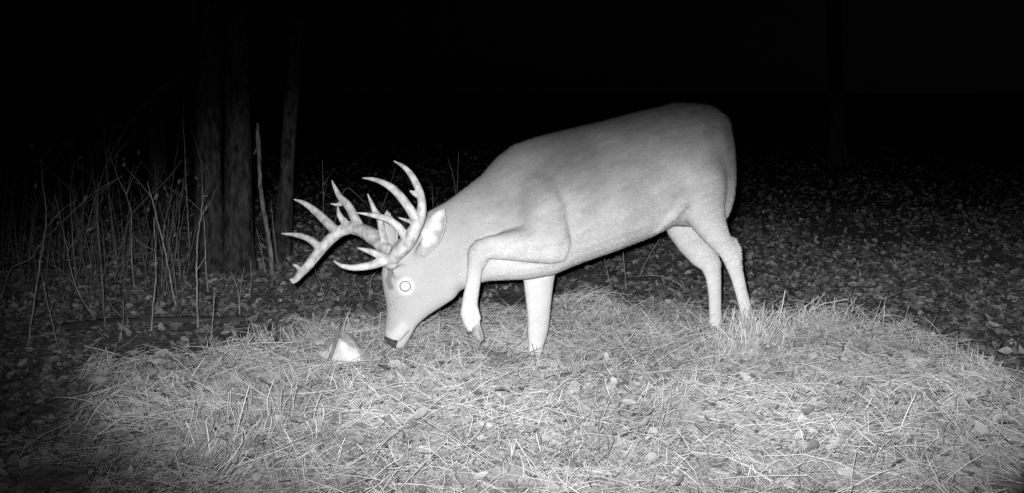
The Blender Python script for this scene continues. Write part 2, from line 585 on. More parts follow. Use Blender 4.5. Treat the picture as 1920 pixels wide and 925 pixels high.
# fallen branch and log on the leaves at the left
mb = MB()
pp = stick_pts([(-40, 500), (20, 500), (104, 497), (160, 491), (204, 487)], 7.9, None, 0)
P, rr = spline(pp, [.018, .02, .021, .02, .017], 6)
mb.tube(P, rr, 8, wob=.2)
mb.tube([P[-5], P[-5] + np.array([.05, 0, .07])], [.012, .005], 5)
mb.tube([P[9], P[9] + np.array([.06, -.05, -.2])], [.01, .008], 5)
o = mb.build('fallen_branch', M_log); tag(o, 'grey broken branch lying level among the saplings', 'branch')
mb = MB()
gpts = []
for x, y in ((90, 622), (180, 614), (300, 610), (400, 607), (470, 603)):
    p, d = gpoint(x, y); p[2] = float(height(p[0], p[1])) + .012; gpts.append(p)
P, rr = spline(gpts, [.02, .03, .032, .026, .02], 8)
mb.tube(P, rr, 14, wob=.2)
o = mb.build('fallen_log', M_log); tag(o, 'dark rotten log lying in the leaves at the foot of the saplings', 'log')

# ------------------------------------------------------------------ the deer
deer = bpy.data.objects.new('deer', None); COL.objects.link(deer)
deer.location = (float(W(1180, 600, 5.36)[0]), 5.3, 0.05)
tag(deer, 'heavy antlered buck pawing the straw with one raised foreleg and its head lowered', 'deer')


def dc(px):
    return 5.2 + (px - 1000) / 390 * .33


VB = np.array([-.299, .954, 0])
VH = np.array([-.36, .933, 0])


def sec(T, B, w, V=VB, egg=.12, d=None, du=0):
    d = dc((T[0] + B[0]) / 2) if d is None else d
    a, b = W(T[0], T[1], d), W(B[0], B[1], d)
    return ((a + b) / 2, (a - b) / 2, V * w, egg)


D = MB()
# trunk and neck
D.loft([
    sec((1366, 262), (1363, 385), .05),
    sec((1363, 232), (1359, 405), .11),
    sec((1355, 213), (1347, 420), .15),
    sec((1334, 201), (1322, 428), .185),
    sec((1300, 194), (1290, 425), .205),
    sec((1266, 194), (1254, 424), .222),
    sec((1205, 207), (1210, 446), .245),
    sec((1130, 227), (1142, 472), .258),
    sec((1060, 243), (1082, 493), .25),
    sec((1005, 257), (1032, 515), .232),
    sec((965, 271), (985, 524), .205, egg=.1),
    sec((938, 291), (948, 525), .18, egg=.08),
    sec((905, 328), (912, 527), .155, egg=.05),
    sec((870, 355), (884, 534), .135, egg=0),
    sec((838, 378), (862, 545), .12, egg=0),
    sec((800, 398), (842, 560), .105, egg=0, d=5.06),
], 36)
# head
hd = 5.03
D.loft([
    sec((812, 398), (858, 552), .105, VH, 0, 5.05),
    sec((768, 428), (848, 562), .1, VH, 0, hd),
    sec((735, 462), (836, 570), .092, VH, 0, hd),
    sec((720, 490), (822, 579), .086, VH, 0, hd),
    sec((715, 515), (806, 589), .08, VH, .05, hd),
    sec((719, 545), (792, 600), .07, VH, .05, hd),
    sec((725, 575), (780, 612), .056, VH, .0, hd),
    sec((724, 598), (772, 628), .048, VH, -.05, hd),
    sec((721, 618), (763, 643), .045, VH, -.05, hd),
    sec((721, 632), (757, 652), .042, VH, -.05, hd),
    sec((727, 645), (749, 656), .028, VH, -.05, hd),
], 28)


def limb(rows, V=VB, n=20):
    """rows: (px, py, depth, radius px in the picture plane, depth radius m, tilt of the section in degrees)"""
    secs = []
    cs = [W(r[0], r[1], r[2]) for r in rows]
    for i, r in enumerate(rows):
        t = cs[min(i + 1, len(cs) - 1)] - cs[max(i - 1, 0)]
        t = t / np.linalg.norm(t)
        u = np.cross(t, V); u /= np.linalg.norm(u)
        v = np.cross(u, t)
        secs.append((cs[i], u * r[3] * r[2] / FPX + u * max(0, .0035 - .0001 * max(0, r[3] - 12)), v * r[4] * 1.06, 0))
    D.loft(secs, n)


# raised near foreleg: shoulder, forearm, knee, cannon, pastern
limb([(1004, 320, 5.17, 42, .06), (1012, 355, 5.09, 52, .09), (1017, 395, 5.05, 51, .098), (1022, 432, 5.03, 47, .095), (1027, 462, 5.015, 43, .088), (1033, 484, 5.01, 32, .065)])
limb([(1060, 466, 5.03, 26, .055), (1034, 460, 5.01, 35, .075), (990, 458, 4.98, 34, .066), (950, 461, 4.95, 27, .05), (920, 464, 4.93, 22, .038), (900, 470, 4.92, 20, .034), (890, 482, 4.92, 16, .028)])
limb([(890, 576, 4.94, 6, .012), (894, 592, 4.94, 6, .014), (899, 601, 4.94, 4, .008)])
limb([(906, 456, 4.92, 14, .03), (896, 476, 4.92, 22, .034), (890, 505, 4.92, 15.5, .026), (885, 540, 4.93, 14, .023), (881, 568, 4.94, 14.5, .024), (879, 588, 4.94, 16, .026), (883, 604, 4.94, 14, .024), (891, 617, 4.94, 13, .023)])
# planted far foreleg
limb([(1012, 430, 5.36, 50, .08), (1011, 490, 5.38, 36, .06), (1010, 530, 5.38, 29, .045), (1010, 565, 5.38, 24.5, .036), (1010, 600, 5.37, 21, .033), (1008, 622, 5.37, 19.5, .032), (1005, 648, 5.36, 14, .026), (1003, 668, 5.36, 12.5, .024), (1002, 682, 5.36, 14, .026), (999, 696, 5.35, 12, .024)])
# near hind leg
limb([(1305, 255, 5.36, 40, .07), (1306, 300, 5.33, 54, .1), (1308, 340, 5.31, 56, .11), (1314, 370, 5.31, 50, .1), (1322, 398, 5.31, 40, .082), (1334, 425, 5.32, 30, .06), (1349, 450, 5.33, 22, .042), (1366, 470, 5.35, 19, .033), (1374, 490, 5.36, 16, .029), (1383, 520, 5.38, 12.5, .024), (1390, 548, 5.39, 11, .022), (1397, 574, 5.4, 11.5, .023), (1401, 594, 5.4, 13.5, .025), (1400, 616, 5.4, 11.5, .023)])
limb([(1352, 448, 5.34, 9, .014), (1372, 456, 5.35, 12, .018), (1381, 468, 5.355, 9, .016), (1383, 488, 5.36, 8, .016)])
# far hind leg
limb([(1285, 350, 5.6, 50, .08), (1284, 400, 5.6, 48, .085), (1292, 428, 5.6, 42, .08), (1305, 456, 5.6, 34, .062), (1320, 480, 5.6, 27, .045), (1334, 500, 5.6, 19, .034), (1338, 522, 5.6, 14.5, .027), (1340, 550, 5.6, 12.2, .024), (1341, 580, 5.6, 11.5, .023), (1342, 600, 5.6, 12.5, .025), (1341, 622, 5.59, 11, .024)])
limb([(1308, 208, 5.47, 12, .05), (1328, 212, 5.49, 13, .05), (1345, 224, 5.5, 13, .045), (1354, 244, 5.5, 11, .04)])
# fold of skin from belly to stifle
limb([(1190, 436, 5.27, 14, .02), (1225, 424, 5.225, 15, .024), (1258, 402, 5.205, 13, .022), (1288, 374, 5.22, 11, .018)])
# brow ridge over the eye, cheek
limb([(738, 514, 4.968, 9, .014), (752, 510, 4.962, 12, .016), (770, 514, 4.96, 12, .016), (786, 526, 4.963, 9, .014)])
limb([(790, 515, 4.99, 28, .03), (800, 545, 4.985, 30, .034), (798, 572, 4.995, 18, .02)])


# ears: cupped blades
def ear(base, tip, dep_b, dep_t, wpx, face, thick=.007):
    A, B = W(*base, dep_b), W(*tip, dep_t)
    t = (B - A); L = np.linalg.norm(t); t /= L
    f = np.asarray(face, float); f = f - t * (f @ t); f /= np.linalg.norm(f)
    s = np.cross(t, f)
    w = wpx * dep_b / FPX
    prof = [(-.12, .3), (0, .42), (.15, .74), (.32, .98), (.5, 1.0), (.68, .84), (.83, .56), (.94, .26), (1.0, .05)]
    b0 = len(D.v); m = 9
    for side in (1, -1):
        for (u, q) in prof:
            for k in range(m):
                x = -1 + 2 * k / (m - 1)
                cup = (x * x) * .42 * w * q - .42 * w * q * .35
                D.v.append(A + t * L * u + s * x * w * q + f * (cup + side * thick * (1 - .5 * abs(x)) + (.25 * w if u < .05 else 0)))
    K = len(prof)
    for h_ in (0, 1):
        for i in range(K - 1):
            for k in range(m - 1):
                a = b0 + h_ * K * m + i * m + k
                q = (a, a + 1, a + m + 1, a + m)
                D.f.append(q if h_ else q[::-1])
    o2 = K * m
    for i in range(K - 1):
        for k, r in ((0, 0), (m - 1, 1)):
            a = b0 + i * m + k
            q = (a, a + m, a + m + o2, a + o2)
            D.f.append(q if r else q[::-1])
    for k in range(m - 1):
        for i, r in ((0, 0), (K - 1, 1)):
            a = b0 + i * m + k
            q = (a, a + o2, a + 1 + o2, a + 1)
            D.f.append(q if r else q[::-1])


ear((798, 472), (834, 389), 4.915, 4.875, 23, (-.35, -.9, .1))
limb([(786, 492, 4.99, 14, .03), (797, 472, 4.96, 16, .028), (803, 455, 4.95, 12, .02)])
ear((740, 466), (724, 394), 5.16, 5.22, 17, (-.3, -.9, 0))

body = D.build('body', M_fur, deer)
remeshed(body, .0062, 14, .5)
body.data.name = 'body'


def relax(o, spots, iters):
    me = o.data
    n = len(me.vertices)
    co = np.empty(n * 3, np.float32); me.vertices.foreach_get('co', co); co = co.reshape(-1, 3).astype(float)
    ed = np.empty(len(me.edges) * 2, np.int32); me.edges.foreach_get('vertices', ed); ed = ed.reshape(-1, 2)
    deg = np.bincount(ed.ravel(), minlength=n)[:, None]
    w = np.zeros(n)
    for c, r in spots:
        w = np.maximum(w, 1 - sstep(r * .4, r, np.linalg.norm(co - c, axis=1)))
    w = w[:, None] * .6
    for _ in range(iters):
        acc = np.zeros_like(co)
        for k in range(3):
            acc[:, k] = np.bincount(ed[:, 0], co[ed[:, 1], k], n) + np.bincount(ed[:, 1], co[ed[:, 0], k], n)
        co = co + w * (acc / np.maximum(deg, 1) - co)
    me.vertices.foreach_set('co', co.astype(np.float32).ravel())
    me.update()


relax(body, [(W(975, 345, 5.03), .15), (W(1012, 318, 5.05), .12), (W(985, 422, 4.98), .11), (W(945, 440, 4.96), .09), (W(1300, 330, 5.3), .22), (W(1340, 300, 5.35), .16), (W(860, 500, 5.0), .16), (W(780, 520, 4.95), .07)], 60)


def world_verts(me):
    a = np.empty(len(me.vertices) * 3, np.float32); me.vertices.foreach_get('co', a)
    return a.reshape(-1, 3).astype(float)


dg = bpy.context.evaluated_depsgraph_get()
BV = world_verts(body.data)
polys = [tuple(p.vertices) for p in body.data.polygons]
bvh = BVHTree.FromPolygons([tuple(v) for v in BV], polys)


def hit(px, py):
    d = Vector(ray(px, py)).normalized()
    loc, nor, idx, dist = bvh.ray_cast(Vector(CP), d)
    return (np.array(loc), np.array(nor)) if loc is not None else (None, None)


# coat: darker grey-brown back, paler throat, belly, inner legs, eye ring and muzzle band
px, py, pd = proj(BV.T.T) if False else (lambda v: (960 + FPX * (v @ CR) / (v @ CF), 462.5 - FPX * (v @ CU) / (v @ CF), v @ CF))(BV - CP)
topx = np.array([700, 780, 840, 880, 930, 965, 1000, 1080, 1150, 1220, 1270, 1310, 1350, 1370, 1420])
topy = np.array([420, 400, 378, 350, 295, 270, 258, 240, 222, 205, 195, 199, 222, 262, 262])
botx = np.array([700, 860, 920, 985, 1050, 1100, 1160, 1220, 1250, 1420])
boty = np.array([640, 545, 526, 526, 508, 487, 465, 442, 428, 428])
tt = (py - np.interp(px, topx, topy)) / (np.interp(px, botx, boty) - np.interp(px, topx, topy))
lowf = fbm(BV[:, 0] * 5 + 3, BV[:, 2] * 5 + BV[:, 1] * 2, 3) - .5
tone = .07 + .31 * sstep(-.12, 1.0, tt + .22 * lowf) ** 1.15
tone += .1 * sstep(1100, 880, px)
tone *= 1 + .34 * (fbm(BV[:, 0] * 13 + BV[:, 2] * 7, BV[:, 2] * 46 - BV[:, 0] * 22, 3) - .5)
tone += .08 * sstep(.7, 1.0, tt)
tone *= 1 + .3 * lowf
tone += .05 * sstep(440, 520, py)
hw = sstep(960, 800, px)
tone = tone * (1 - hw) + hw * (.395 + .14 * lowf)


def spot(at, r, val, soft=.5):
    global tone
    if at is None: return
    d = np.linalg.norm(BV - at, axis=1)
    w = 1 - sstep(r * (1 - soft), r, d)
    tone = tone * (1 - w) + val * w


for q in ((800, 455), (806, 440), (812, 425), (818, 412), (824, 402), (814, 450), (800, 438), (822, 425)):
    spot(hit(*q)[0], .03, .56, .7)
E, En = hit(760, 537)
spot(E, .055, .62, .6)
for q in ((727, 628), (738, 630), (748, 622), (755, 612)):
    spot(hit(*q)[0], .036, .5, .95)
for q in [(728 + 2 * math.sin(y * .2) + dx, y) for y in range(500, 542, 4) for dx in (0, 5)]:          # dark patch on the brow
    spot(hit(*q)[0], .0135, .2, .7)
for q in ((726, 560), (732, 572), (738, 566), (742, 580), (730, 598), (727, 585), (745, 560)):
    spot(hit(*q)[0], .008, .3, .6)
at = body.data.attributes.new('tone', 'FLOAT', 'POINT'); at.data.foreach_set('value', tone.astype(np.float32))

# fur: short hairs lying along the coat, one mass
vn = np.empty(len(BV) * 3, np.float32); body.data.vertices.foreach_get('normal', vn); vn = vn.reshape(-1, 3).astype(float)
nh = 90000
pi = rng.integers(0, len(polys), nh)
pv = np.array([p[:3] for p in polys])
w3 = rng.dirichlet((1, 1, 1), nh)
hp = (BV[pv[pi]] * w3[:, :, None]).sum(1)
hn = (vn[pv[pi]] * w3[:, :, None]).sum(1); hn /= np.linalg.norm(hn, axis=1, keepdims=True)
ht = tone[pv[pi, 0]]
hx, hy = 960 + FPX * ((hp - CP) @ CR) / ((hp - CP) @ CF), 462.5 - FPX * ((hp - CP) @ CU) / ((hp - CP) @ CF)
flow = np.tile(np.array([.8, .25, -.55]), (nh, 1))
flow[hx < 860] = (.55, .1, .7)
flow[(hy > 500) & (hx > 860)] = (.1, 0, -1)
flow += rng.normal(0, .22, (nh, 3))
flow -= hn * (flow * hn).sum(1, keepdims=True)
flow /= np.linalg.norm(flow, axis=1, keepdims=True) + 1e-9
L = rng.uniform(.012, .024, nh) * np.where(hx < 860, .55, 1) * np.where((hy > 500), .6, 1)
L *= np.where((hx > 1240) & (hy < 235), 1.5, 1)
sd = np.cross(hn, flow)
tipp = hp + flow * (L * .92)[:, None] + hn * (L * np.where((hx > 1240) & (hy < 240), rng.uniform(.1, .4, nh), rng.uniform(.04, .2, nh)))[:, None]
hp0 = hp - hn * .001
wd = .0015
hv = np.stack([hp0 - sd * wd, hp0 + sd * wd, tipp], 1).reshape(-1, 3)
hq = np.arange(nh * 3).reshape(-1, 3)
keepn = (np.hypot(hx - 735, hy - 645) > 16) & (np.linalg.norm(hp - E, axis=1) > .034)
hq = hq[keepn]
fur = fast_mesh('fur', hv, hq, M_hair, np.repeat(ht * np.clip(rng.normal(1.04, .2, nh), .5, 1.6), 3), deer)
fur['kind'] = 'stuff'

# eye, eyelid
em = MB(); bmx = bmesh.new()


def ball(name, c, r, mat, parent, sc=(1, 1, 1), rot=None, seg=24):
    bm = bmesh.new(); bmesh.ops.create_uvsphere(bm, u_segments=seg, v_segments=seg // 2, radius=1)
    me = bpy.data.meshes.new(name)
    for v in bm.verts:
        v.co = Vector((v.co.x * sc[0] * r, v.co.y * sc[1] * r, v.co.z * sc[2] * r))
        if rot is not None: v.co = rot @ v.co
        v.co += Vector(c)
    for f in bm.faces: f.smooth = True
    bm.to_mesh(me); bm.free()
    o = bpy.data.objects.new(name, me); COL.objects.link(o); me.materials.append(mat); o.parent = parent
    return o


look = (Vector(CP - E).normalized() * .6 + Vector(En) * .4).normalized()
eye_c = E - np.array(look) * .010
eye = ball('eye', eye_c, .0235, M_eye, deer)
lm = MB()
qn = look.to_track_quat('Z', 'Y')
ring = [np.array(Vector(E) + look * .0035 + qn @ Vector((math.cos(a) * .0235, math.sin(a) * .0215, 0))) for a in np.linspace(0, 2 * math.pi, 33)]
lm.tube(ring, [.0036] * 33, 8, cap=False)
lm.build('eyelid', M_lid, eye)

# nose pad with nostrils, mouth line
# (a thin leathery cap over the end of the muzzle)
inn = (px < 790) & (py > 590)
fs_ = [p for p in polys if all(inn[i] for i in p)]
ids = sorted({i for p in fs_ for i in p}); ix = {i: k for k, i in enumerate(ids)}
bm = bmesh.new()
bv = [bm.verts.new(BV[i]) for i in ids]
for p in fs_: bm.faces.new([bv[ix[i]] for i in p])
bmesh.ops.subdivide_edges(bm, edges=bm.edges, cuts=1, use_grid_fill=True)
for q0, q1, sgn in (((714, 627), (749, 639), 1), ((750, 634), (743, 653), 1)):     # upper border of the nose leather, then the lip
    t_ = np.array(q1, float) - q0; t_ /= np.linalg.norm(t_)
    n_ = (-t_[1], t_[0])
    no_ = CR * n_[0] - CU * n_[1]
    bmesh.ops.bisect_plane(bm, geom=list(bm.verts) + list(bm.edges) + list(bm.faces), plane_co=W(q0[0], q0[1], hd), plane_no=no_, clear_inner=True)
bm.normal_update()
for v in bm.verts:
    v.co += v.normal * (-.001 if v.is_boundary else .0022)
me = bpy.data.meshes.new('nose'); bm.to_mesh(me); bm.free()
me.polygons.foreach_set('use_smooth', [True] * len(me.polygons))
no = bpy.data.objects.new('nose', me); COL.objects.link(no); me.materials.append(M_nose); no.parent = deer
for q, rr in (((742, 640.5), .0085), ((723, 634), .006)):
    d = Vector(ray(*q)).normalized()
    b2 = BVHTree.FromObject(no, bpy.context.evaluated_depsgraph_get())
    loc = b2.ray_cast(Vector(CP), d)[0]
    if loc is None: loc = Vector(W(q[0], q[1], hd - .04))
    ball('nostril', np.array(loc) + np.array(d) * .003, rr, M_black, no, (1.25, .8, .8))
mm = MB()
mp = [hit(*q)[0] for q in ((748, 640), (756, 632), (763, 624), (768, 620))]
mp = [p for p in mp if p is not None]
if len(mp) > 2:
    mm.tube(spline(mp, [.0014, .002, .0024, .0014][:len(mp)], 4)[0], spline(mp, [.0014, .002, .0024, .0014][:len(mp)], 4)[1], 6)
    mm.build('mouth_line', M_nose, deer)


# hooves: two pointed toes each
def hoof(c, toe, up, w):
    c = np.asarray(c); toe = np.asarray(toe, float); toe /= np.linalg.norm(toe)
    up = np.asarray(up, float); up -= toe * (up @ toe); up /= np.linalg.norm(up)
    s = np.cross(toe, up)
    mb = MB()
    for k in (-1, 1):
        o = c + s * k * w * .48
        mb.loft([(o - toe * w * .9 + up * w * .5, up * w * .6, s * w * .42, 0), (o, up * w * .75, s * w * .5, 0), (o + toe * w * .9 - up * w * .1, up * w * .5, s * w * .42, 0), (o + toe * w * 1.7 - up * w * .35, up * w * .16, s * w * .14, 0)], 12)
    ob = mb.build('hoof', M_hoof, deer)
    return ob


hoof(W(894, 622, 4.94), W(908, 640, 4.94) - W(894, 622, 4.94), (.6, -.2, .5), .03)
hoof(W(998, 702, 5.345), (-.8, -.25, -.5), (-.4, 0, .9), .026)
hoof(W(1398, 626, 5.4), (-.8, -.25, -.5), (-.4, 0, .9), .026)
hoof(W(1339, 630, 5.585), (-.8, -.25, -.5), (-.4, 0, .9), .026)

# tail: white flag hanging behind the rump
D2 = MB()
cs = [(1346, 285, 7, .02), (1357, 305, 10, .026), (1364, 325, 13, .028), (1368, 345, 12, .026), (1370, 360, 8, .018), (1370, 376, 2, .006)]
D2.loft([(W(a, b, 5.535), (W(a + r, b, 5.535) - W(a - r, b, 5.535)) / 2, np.array([0, 1, 0]) * dp, 0) for a, b, r, dp in cs], 16)
tail = D2.build('tail', noise_mat('white_tail_hair', .6, .8, 60, (1, 1, .2), .5, .006), deer)


# antlers
def antler(beam, tines):
    mb = MB()
    P, rr = spline([W(x, y, d) for x, y, d, r in beam], [r * beam[0][2] / FPX for *_, r in beam], 8)
    mb.tube(P, rr, 12, wob=.02)
    for t in tines:
        P, rr = spline([W(x, y, d) for x, y, d, r in t], [r * t[0][2] / FPX for *_, r in t], 7)
        mb.tube(P, rr, 10, wob=.02)
    o = mb.build('antler', M_antler, deer)
    remeshed(o, .0034, 4, .5)
    return o


# near antler (px, py, depth, radius px)
antler([(742, 494, 4.93, 10), (728, 491, 4.9, 13), (742, 478, 4.87, 13), (762, 458, 4.83, 13.5), (776, 434, 4.8, 13), (786, 412, 4.79, 11), (791, 385, 4.8, 8.5), (786, 358, 4.82, 7.5), (772, 330, 4.85, 6.5), (757, 313, 4.87, 4.5), (738, 302, 4.9, 1.5)],
       [[(738, 487, 4.89, 11), (716, 491, 4.87, 9.5), (694, 498, 4.86, 8), (665, 502, 4.86, 6.5), (642, 499, 4.87, 4.5), (625, 489, 4.89, 1.6)],
        [(724, 484, 4.87, 9), (702, 475, 4.86, 7), (688, 470, 4.86, 5), (670, 465, 4.87, 1.6)],
        [(768, 450, 4.82, 11), (756, 438, 4.81, 9), (745, 424, 4.8, 8), (726, 411, 4.8, 7), (700, 404, 4.81, 5), (669, 399, 4.83, 1.6)],
        [(784, 418, 4.79, 11), (771, 396, 4.77, 9), (752, 370, 4.77, 8.5), (734, 352, 4.78, 7.5), (716, 342, 4.79, 5.5), (698, 336, 4.8, 4), (679, 334, 4.82, 1.5)],
        [(776, 416, 4.79, 6), (764, 414, 4.79, 4), (747, 408, 4.8, 1.5)],
        [(782, 366, 4.81, 6), (772, 360, 4.81, 3.5), (768, 357, 4.81, 1.5)],
        [(738, 494, 4.915, 15), (731, 489, 4.9, 15)]])
# far antler, spreading beyond the head
antler([(735, 474, 5.1, 10), (718, 462, 5.16, 13), (700, 446, 5.22, 15), (682, 434, 5.27, 14), (660, 428, 5.31, 12.5), (638, 434, 5.33, 12), (616, 452, 5.33, 11), (597, 474, 5.32, 10.5), (578, 498, 5.3, 9.5), (563, 514, 5.28, 8), (553, 526, 5.26, 6), (547, 530, 5.25, 3.5)],
       [[(634, 438, 5.33, 11), (620, 424, 5.35, 9.5), (604, 408, 5.37, 8.5), (588, 394, 5.39, 7.5), (570, 381, 5.4, 5), (551, 374, 5.41, 1.6)],
        [(602, 470, 5.32, 10), (592, 458, 5.33, 8), (578, 448, 5.35, 6.5), (556, 441, 5.37, 5), (527, 438, 5.39, 1.6)],
        [(564, 508, 5.28, 6), (557, 500, 5.28, 4), (548, 496, 5.28, 1.4)],
        [(553, 526, 5.26, 4), (547, 524, 5.255, 2.5), (543, 526, 5.25, 1.2)],
        [(672, 426, 5.29, 12), (664, 406, 5.32, 9), (652, 385, 5.35, 8.5), (638, 370, 5.37, 6.5), (628, 352, 5.39, 4), (622, 338, 5.4, 1.5)],
        [(640, 382, 5.37, 6), (630, 384, 5.37, 3), (619, 382, 5.37, 1.2)],
        [(656, 428, 5.31, 9), (644, 414, 5.32, 7), (636, 402, 5.33, 5), (633, 387, 5.34, 1.5)],
        [(722, 462, 5.15, 9), (716, 436, 5.15, 7), (712, 410, 5.16, 7), (703, 396, 5.17, 6), (696, 380, 5.18, 4), (689, 363, 5.19, 1.5)],
        [(690, 432, 5.26, 9), (708, 440, 5.22, 7), (716, 456, 5.18, 5)]])

for c in deer.children:
    c.matrix_parent_inverse = deer.matrix_basis.inverted()

# ------------------------------------------------------------------ pale rock with a dark twig lying over it
rp, rd = gpoint(645, 676)
bm = bmesh.new()
rd -= 0.09
for (x, y, dd) in ((631, 617, .1), (644, 619, .05), (664, 630, .1), (596, 660, .07), (604, 648, .1), (616, 690, -.03), (622, 676, -.045), (639, 637, -.01), (655, 646, -.012), (674, 655, -.01), (672, 690, -.04), (698, 664, .06), (702, 690, .04), (640, 690, .2), (600, 690, .12), (690, 690, .2), (612, 640, .08), (626, 690, -.05)):
    bm.verts.new(W(x, y, rd + dd))
bmesh.ops.convex_hull(bm, input=bm.verts)
for v in [v for v in bm.verts if not v.link_faces]: bm.verts.remove(v)
bmesh.ops.bevel(bm, geom=list(bm.edges), offset=.004, segments=2, affect='EDGES')
bmesh.ops.triangulate(bm, faces=bm.faces)
bmesh.ops.subdivide_edges(bm, edges=[e for e in bm.edges if e.calc_length() > .03], cuts=9, use_grid_fill=True)
bmesh.ops.triangulate(bm, faces=bm.faces)
me = bpy.data.meshes.new('rock')
c0 = Vector((rp[0], rp[1] + .05, float(height(rp[0], rp[1]))))
bm.normal_update()
tn = []
for v in bm.verts:
    q = np.array(v.co)
    v.co += v.normal * (.008 * (fbm(np.array([q[0] * 30 + q[1] * 17]), np.array([q[2] * 30]), 3)[0] - .5))
    x, y, _ = proj(q)
    jag = 14 * (fbm(np.array([x * .11]), np.array([y * .11 + 4]), 3)[0] - .5)
    pale_face = sstep(0, 3, (y - 636) - abs(x - 638) * .62 + jag) * sstep(676, 670, x + jag)  # front facet toned lighter, with a ragged edge
    tn.append(.32 + .26 * pale_face + .42 * (fbm(np.array([x * .09]), np.array([y * .09]), 3)[0] - .5))
    v.co -= c0
bm.to_mesh(me); bm.free()
at = me.attributes.new('tone', 'FLOAT', 'POINT'); at.data.foreach_set('value', np.array(tn, np.float32))
rock = bpy.data.objects.new('rock', me); COL.objects.link(rock); me.materials.append(M_rock); rock.location = c0
tag(rock, 'pale angular rock with a bright flat face in the straw below the antlers', 'rock')
mb = MB()
pp = [W(640, 604, rd + .06), W(634, 625, rd + .012), W(628, 645, rd - .035), W(619, 670, rd - .06), W(608, 688, rd - .075), W(604, 706, rd - .08)]
P, r_ = spline(pp, [.004, .006, .0075, .0075, .006, .004], 5)
mb.tube(P, r_, 7, wob=.15)
o = mb.build('stick', M_twig_dark); tag(o, 'dark stick leaning across the face of the pale rock', 'stick', 'sticks on the forest floor')

# ------------------------------------------------------------------ leaf litter
def leaf_field(n, xr, yr, smin, smax, keep, tone_r, flat=.5, lift=.012):
    x = rng.uniform(*xr, n); y = rng.uniform(*yr, n)
    k = keep(x, y); x, y = x[k], y[k]; n = len(x)
    z = height(x, y) + rng.uniform(0, lift, n) + .004
    s = rng.uniform(smin, smax, n)
    nrm = np.stack([rng.normal(0, flat, n), rng.normal(0, flat, n), np.ones(n)], 1); nrm /= np.linalg.norm(nrm, axis=1, keepdims=True)
    a = rng.uniform(0, 6.283, n)
    u = np.stack([np.cos(a), np.sin(a), np.zeros(n)], 1); u -= nrm * (u * nrm).sum(1, keepdims=True); u /= np.linalg.norm(u, axis=1, keepdims=True)
    v = np.cross(nrm, u)
    tpl = np.array([(-1, 0), (-.45, 0), (.2, 0), (1, 0), (-.62, .38), (-.1, .55), (.5, .34), (-.62, -.38), (-.1, -.55), (.5, -.34)])
    curl = rng.normal(.25, .35, n); fold = rng.normal(.15, .3, n)
    asp = rng.uniform(.7, 1.25, n)
    jx = tpl[None, :, 0] + rng.normal(0, .09, (n, 10)); jy = tpl[None, :, 1] * asp[:, None] * (1 + rng.normal(0, .16, (n, 10)))
    zz = curl[:, None] * jx ** 2 * .7 + fold[:, None] * np.abs(jy) * 1.1
    P = np.stack([x, y, z], 1)[:, None] + s[:, None, None] * (jx[..., None] * u[:, None] + jy[..., None] * v[:, None] + zz[..., None] * nrm[:, None])
    fq = np.array([(0, 1, 5, 4), (1, 2, 6, 5), (2, 3, 6, 6), (0, 7, 8, 1), (1, 8, 9, 2), (2, 9, 3, 3)])
    tri = np.array([(0, 1, 4), (1, 5, 4), (1, 2, 5), (2, 6, 5), (2, 3, 6), (0, 7, 1), (1, 7, 8), (1, 8, 2), (2, 8, 9), (2, 9, 3)])
    F = (np.arange(n)[:, None, None] * 10 + tri[None]).reshape(-1, 3)
    t = tone_r[0] + (tone_r[1] - tone_r[0]) * rng.random(n) ** 2.6
    return P.reshape(-1, 3), F, np.repeat(t, 10)


out_straw = lambda x, y: rng.random(len(x)) > straw_mask(x, y) * .97
thin_out = lambda x, y: (rng.random(len(x)) > straw_mask(x, y) * .97) & (rng.random(len(x)) > sstep(7.5, 20, y) * .93) & (fbm(x * 1.3 + 9, y * 1.3, 3) + rng.normal(0, .14, len(x)) > .33)
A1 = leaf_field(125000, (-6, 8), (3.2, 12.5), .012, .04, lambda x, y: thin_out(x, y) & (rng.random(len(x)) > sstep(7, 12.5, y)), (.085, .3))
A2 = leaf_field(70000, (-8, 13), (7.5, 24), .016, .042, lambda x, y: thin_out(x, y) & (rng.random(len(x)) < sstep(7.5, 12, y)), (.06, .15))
A3 = leaf_field(4500, (-2.0, 2.8), (3.2, 6.4), .018, .042, lambda x, y: straw_mask(x, y) > .4, (.2, .42), lift=.05)
off = 0; vs, fs, ts = [], [], []
for v, f, t in (A1, A2, A3):
    vs.append(v); fs.append(f + off); ts.append(t); off += len(v)
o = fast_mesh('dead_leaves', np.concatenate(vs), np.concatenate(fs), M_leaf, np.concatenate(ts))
tag(o, 'dead leaves strewn over the dark forest floor and in the straw', 'leaves', None, 'stuff')


